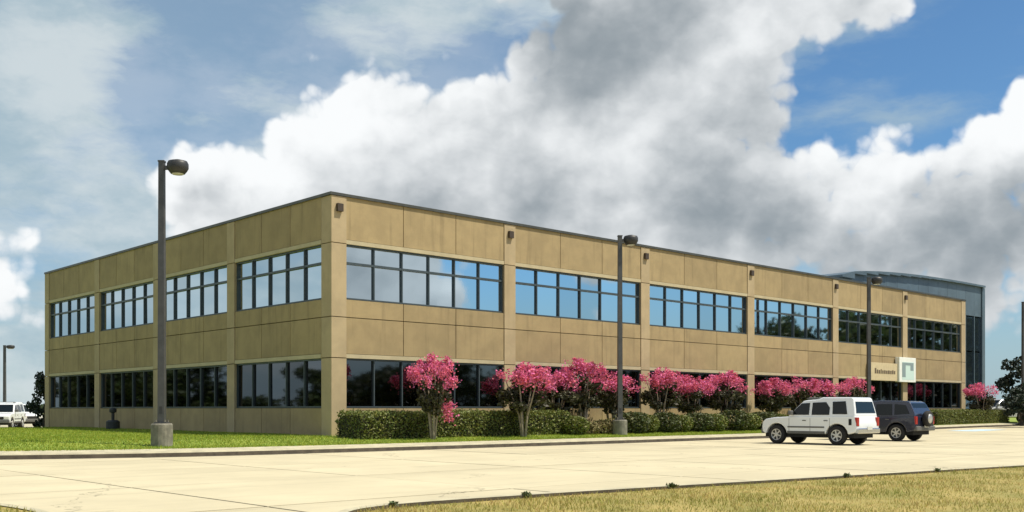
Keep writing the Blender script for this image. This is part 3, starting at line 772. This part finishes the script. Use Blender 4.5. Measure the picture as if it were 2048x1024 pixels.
# ------------------------------------------------------------------ vehicles (x forward, y left, z up)
def arch(cx, r, z0, n=9, rev=True):
    """points of a wheel arch from front to rear along the sill line z0"""
    zc = .36; a0 = math.asin((z0-zc)/r); out = []
    for k in range(n+1):
        a = a0 + (math.pi-2*a0)*k/n; out.append((cx+r*math.cos(a), zc+r*math.sin(a)))
    return out
def extrude(name, prof, hw, m, parent, bev=.04, top=None):
    """side profile extruded over the width; top(z) narrows it"""
    bm = bmesh.new()
    A = [bm.verts.new((x, -(hw if top is None else top(z)), z)) for x, z in prof]; Bv = [bm.verts.new((x, (hw if top is None else top(z)), z)) for x, z in prof]
    n = len(prof)
    bm.faces.new(A); bm.faces.new(list(reversed(Bv)))
    for i in range(n): bm.faces.new((A[i], Bv[i], Bv[(i+1)%n], A[(i+1)%n]))
    me = bm_mesh(name, bm); o = obj(name, me, m, parent)
    if bev:
        md = o.modifiers.new('bevel', 'BEVEL'); md.width = bev; md.segments = 3; md.limit_method = 'ANGLE'; md.angle_limit = math.radians(32)
        me.shade_smooth()
        wn = o.modifiers.new('normals', 'WEIGHTED_NORMAL')
    return o
def side_panel(name, pts, yf, m, parent, lift=.012):
    for sgn in (1, -1):
        v = [(x, sgn*(yf(z)+lift), z) for x, z in pts] + [(x, sgn*(yf(z)-.02), z) for x, z in pts]; n = len(pts)
        f = [tuple(range(n))] + [(i, i+n, (i+1)%n+n, (i+1)%n) for i in range(n)]
        bm = bmesh.new(); mm = mesh(name, v, f); bm.from_mesh(mm); bpy.data.meshes.remove(mm); obj(name, bm_mesh(name, bm), m, parent)
def cross_panel(name, x0, z0, x1, z1, w0, w1, m, parent, lift=.012, drop=0.0):
    """glass across the car between two (x,z) lines"""
    d = Vector((x1-x0, z1-z0)).normalized(); nx, nz = d.y, -d.x
    if nx*((x0+x1)/2) < 0: nx, nz = -nx, -nz
    v = [(x0+nx*lift,-w0,z0+nz*lift),(x0+nx*lift,w0,z0+nz*lift),(x1+nx*lift,w1,z1+nz*lift),(x1+nx*lift,-w1,z1+nz*lift)]
    v += [(a-nx*.03, b, c-nz*.03) for a, b, c in v]
    bm = bmesh.new(); mm = mesh(name, v, [(0,1,2,3),(4,7,6,5),(0,4,5,1),(1,5,6,2),(2,6,7,3),(3,7,4,0)]); bm.from_mesh(mm); bpy.data.meshes.remove(mm)
    obj(name, bm_mesh(name, bm), m, parent)
def wheel(parent, x, y, r, w):
    sgn = 1 if y > 0 else -1
    wl = empty('wheel', (x, y, r)); wl.parent = parent; h = w/2
    bm = bmesh.new(); lathe_bm(bm, [(r*.62,-h*.8),(r*.80,-h),(r*.95,-h*.9),(r,-h*.55),(r,h*.55),(r*.95,h*.9),(r*.80,h),(r*.62,h*.8)], 28, 'Y'); obj('tyre', bm_mesh('tyre', bm), M['tyre'], wl, smooth=True)
    bm = bmesh.new(); lathe_bm(bm, [(r*.60,sgn*h*.80),(r*.54,sgn*h*.50),(r*.02,sgn*h*.48)], 20, 'Y'); obj('brake_disc', bm_mesh('brake_disc', bm), M['cladding'], wl)
    bm = bmesh.new(); ring = []
    for rr, yy in ((.62,.84),(.60,.94),(.54,.90),(.52,.6)):
        ring.append([bm.verts.new((r*rr*math.cos(2*math.pi*k/24), sgn*h*yy, r*rr*math.sin(2*math.pi*k/24))) for k in range(24)])
    for r0, r1 in zip(ring, ring[1:]):
        for k in range(24): bm.faces.new((r0[k], r0[(k+1)%24], r1[(k+1)%24], r1[k]))
    lathe_bm(bm, [(r*.17,sgn*h*.6),(r*.16,sgn*h*.88),(r*.05,sgn*h*.92)], 12, 'Y')
    for k in range(6):
        a = k*math.pi/3+.3; c, s = math.cos(a), math.sin(a); w_ = r*.085
        q = [bm.verts.new((c*r*rr - s*dd, sgn*h*yy, s*r*rr + c*dd)) for rr, dd, yy in ((.12,-w_,.84),(.12,w_,.84),(.56,w_*.9,.88),(.56,-w_*.9,.88))]
        bm.faces.new(q)
    obj('rim', bm_mesh('rim', bm), M['rim'], wl)
def make_car(kind, paint, label, cat, loc, heading):
    r = empty({'suv':'parked_suv','darksuv':'parked_suv','sedan':'parked_car'}[kind], loc, heading); tag(r, label, cat)
    if kind == 'suv':
        wb0, wb1, wr, hw = -1.30, 1.36, .375, .88
        body = [(-2.08,.50),(-2.14,.60),(-2.13,.84),(-2.09,.98),(-2.06,1.14),(.55,1.12),(.80,1.10),(1.50,1.06),(1.86,1.0),(1.99,.91),(2.04,.70),(2.02,.50),(1.92,.42)] + arch(wb1,.47,.42) + arch(wb0,.47,.42)
        cab = [(-2.07,1.10),(-2.02,1.40),(-1.93,1.80),(-1.85,1.85),(-.62,1.86),(-.42,1.78),(.02,1.755),(.22,1.72),(.86,1.09)]
        yf = lambda z: .87 - max(0, z-1.10)*.20
        wins = [('side_window', [(.70,1.17),(.72,1.20),(.26,1.62),(-.10,1.64),(-.10,1.17)]), ('side_window', [(-.22,1.17),(-.22,1.65),(-.80,1.67),(-.98,1.45),(-.98,1.17)]), ('side_window', [(-1.12,1.20),(-1.08,1.68),(-1.62,1.70),(-1.74,1.20)])]
        rear = (-2.045,1.24,-1.955,1.68); front = (.80,1.15,.28,1.66); roofz = 1.86
    elif kind == 'darksuv':
        wb0, wb1, wr, hw = -1.25, 1.38, .37, .89
        body = [(-2.06,.46),(-2.12,.56),(-2.11,.84),(-2.07,1.10),(.65,1.07),(1.6,1.02),(2.06,.93),(2.20,.72),(2.18,.44),(2.05,.38)] + arch(wb1,.45,.38) + arch(wb0,.45,.38)
        cab = [(-2.08,1.07),(-2.03,1.25),(-1.80,1.68),(-1.62,1.75),(-.4,1.78),(.15,1.72),(.95,1.05)]
        yf = lambda z: .88 - max(0, z-1.07)*.26
        wins = [('side_window', [(.72,1.13),(.22,1.58),(-.18,1.60),(-.18,1.13)]), ('side_window', [(-.28,1.13),(-.28,1.61),(-1.0,1.62),(-1.06,1.13)]), ('side_window', [(-1.16,1.15),(-1.12,1.62),(-1.62,1.57),(-1.84,1.20)])]
        rear = (-2.00,1.26,-1.82,1.64); front = (.88,1.12,.26,1.64); roofz = 1.78
    else:
        wb0, wb1, wr, hw = -1.32, 1.42, .32, .87
        body = [(-2.25,.40),(-2.33,.55),(-2.30,.80),(-2.20,.96),(-1.5,.98),(.75,.94),(1.6,.86),(2.12,.76),(2.26,.60),(2.22,.36),(2.05,.28)] + arch(wb1,.40,.30) + arch(wb0,.40,.30)
        cab = [(-1.75,.95),(-1.15,1.34),(-.95,1.40),(-.05,1.43),(.28,1.38),(1.05,.91)]
        yf = lambda z: .85 - max(0, z-.92)*.38
        wins = [('side_window', [(.80,1.0),(.28,1.31),(-.22,1.34),(-.22,1.0)]), ('side_window', [(-.30,1.0),(-.30,1.34),(-.90,1.32),(-1.30,1.02)])]
        rear = (-1.62,1.03,-1.17,1.32); front = (.96,.97,.33,1.35); roofz = 1.43
    extrude('body', body, hw, paint, r, .055)
    box('underbody', -1.95, 1.95, -hw+.14, hw-.14, .28, .62, M['under'], r)
    extrude('cabin', cab, 0, paint, r, .05, top=lambda z: yf(z))
    for nm, pts in wins: side_panel(nm, pts, yf, M['carglass'], r)
    for nm, q in (('rear_window', rear), ('windshield', front)):
        cross_panel(nm, q[0], q[1], q[2], q[3], yf(q[1])-.10, yf(q[3])-.10, M['carglass'], r)
    for x in (wb0, wb1):
        for y in (hw-.10, -hw+.10): wheel(r, x, y, wr, .24)
    xr, xf = min(p[0] for p in body), max(p[0] for p in body)
    bm = M['cladding'] if kind != 'sedan' else paint
    box('rear_bumper', xr-.06, xr+.12, -hw+.02, hw-.02, .46, .66, M['chrome'] if kind == 'suv' else bm, r, .03)
    box('front_bumper', xf-.12, xf+.06, -hw+.02, hw-.02, .42, .64, bm, r, .03)
    box('grille', xf-.06, xf+.035, -.48, .48, .66, .84, M['under'], r, .01)
    for sgn in (1, -1):
        box('headlight', xf-.14, xf+.02, sgn*.66-.16, sgn*.66+.16, .68 if kind != 'sedan' else .60, .86 if kind != 'sedan' else .72, M['amber'], r, .02)
        box('tail_light', xr-.012, xr+.10, sgn*(hw-.10)-.09, sgn*(hw-.10)+.09, .74, 1.08 if kind != 'sedan' else .90, M['tail'], r, .015)
        box('mirror', front[0]-.22, front[0]-.08, sgn*(yf(1.1)+.10)-.11, sgn*(yf(1.1)+.10)+.11, front[1]+.02, front[1]+.19, paint if kind != 'suv' else M['cladding'], r, .03)
        for hx in (.02, -.92): box('door_handle', hx-.0, hx+.16, sgn*(hw+.006)-.012, sgn*(hw+.006)+.012, .93 if kind != 'sedan' else .84, .965 if kind != 'sedan' else .875, M['cladding'], r)
        # door shut lines as thin dark inset strips
        for hx in (.78, -.16, -1.0 if kind != 'sedan' else -1.02):
            box('door_gap', hx-.006, hx+.006, sgn*(hw-.01)-.012, sgn*(hw-.01)+.012, .50, 1.04 if kind != 'sedan' else .88, M['under'], r)
        if kind == 'suv':
            box('sill_cladding', -.80, .86, sgn*(hw-.005)-.02, sgn*(hw-.005)+.02, .425, .53, M['cladding'], r, .01)
            box('side_moulding', -.78, .84, sgn*(hw+.004)-.012, sgn*(hw+.004)+.012, .66, .72, M['cladding'], r, .004)
            box('rack_rail', -.40, .12, sgn*.62-.02, sgn*.62+.02, 1.80, 1.835, M['cladding'], r)
            box('quarter_badge', -1.93, -1.81, sgn*(hw+.004)-.006, sgn*(hw+.004)+.006, .78, 1.02, M['under'], r)
    if kind == 'suv':
        for x in (-.38, .06): box('rack_bar', x-.02, x+.02, -.60, .60, 1.836, 1.862, M['cladding'], r)
    box('licence_plate', xr-.085, xr-.062, -.18, .18, .60 if kind != 'sedan' else .66, .72 if kind != 'sedan' else .78, M['plate'], r)
    if kind == 'darksuv':
        sp = empty('spare_wheel', (xr-.13, 0, .98)); sp.parent = r; sp.rotation_euler = (0, 0, math.pi/2)
        bm2 = bmesh.new(); lathe_bm(bm2, [(.20,-.10),(.30,-.12),(.345,-.06),(.345,.06),(.30,.12),(.20,.10)], 26, 'Y'); obj('tyre', bm_mesh('tyre', bm2), M['tyre'], sp, smooth=True)
        bm2 = bmesh.new(); lathe_bm(bm2, [(.21,.09),(.20,.115),(.10,.125),(.02,.13)], 22, 'Y'); obj('cover', bm_mesh('cover', bm2), M['rim'], sp, smooth=True)
    return r
HEAD = math.atan2(DT.y, DT.x)
# place by the near rear wheel
def car_at(px, y, local, heading, zf=lambda s: lot_z(s)):
    z = 0.0
    for _ in range(4):
        dep = (CAM_Z-z)*F/(y-HY); p = Vector(((px-HX)/F*dep, dep)); z = zf(st(p.x, p.y)[0])
    off_ = Matrix.Rotation(heading, 2) @ Vector(local)
    return Vector((p.x-off_.x, p.y-off_.y, z))
make_car('suv', M['white'], 'white boxy SUV with stepped roof parked nose to the building', 'suv', car_at(1675, 890.5, (-1.30,.80), HEAD), HEAD)
make_car('darksuv', M['black'], 'dark SUV with a spare wheel on its tailgate, parked beyond the white SUV', 'suv', car_at(1794, 882.5, (-1.25,.80), HEAD), HEAD)
make_car('suv', M['white'], 'white SUV parked just left of the building, its bonnet towards the wall', 'suv', (-36.9, 75.6, .035), math.radians(-28))
make_car('suv', M['white'], 'white SUV facing the camera, cut by the left edge of the photo', 'suv', (-35.2, 70.6, .035), math.radians(-78))
make_car('sedan', M['silver'], 'pale silver car half hidden behind the hedge at the far right', 'car', (38.4, 80.6, .36), math.radians(200)).scale = (1.12, 1.12, 1.28)
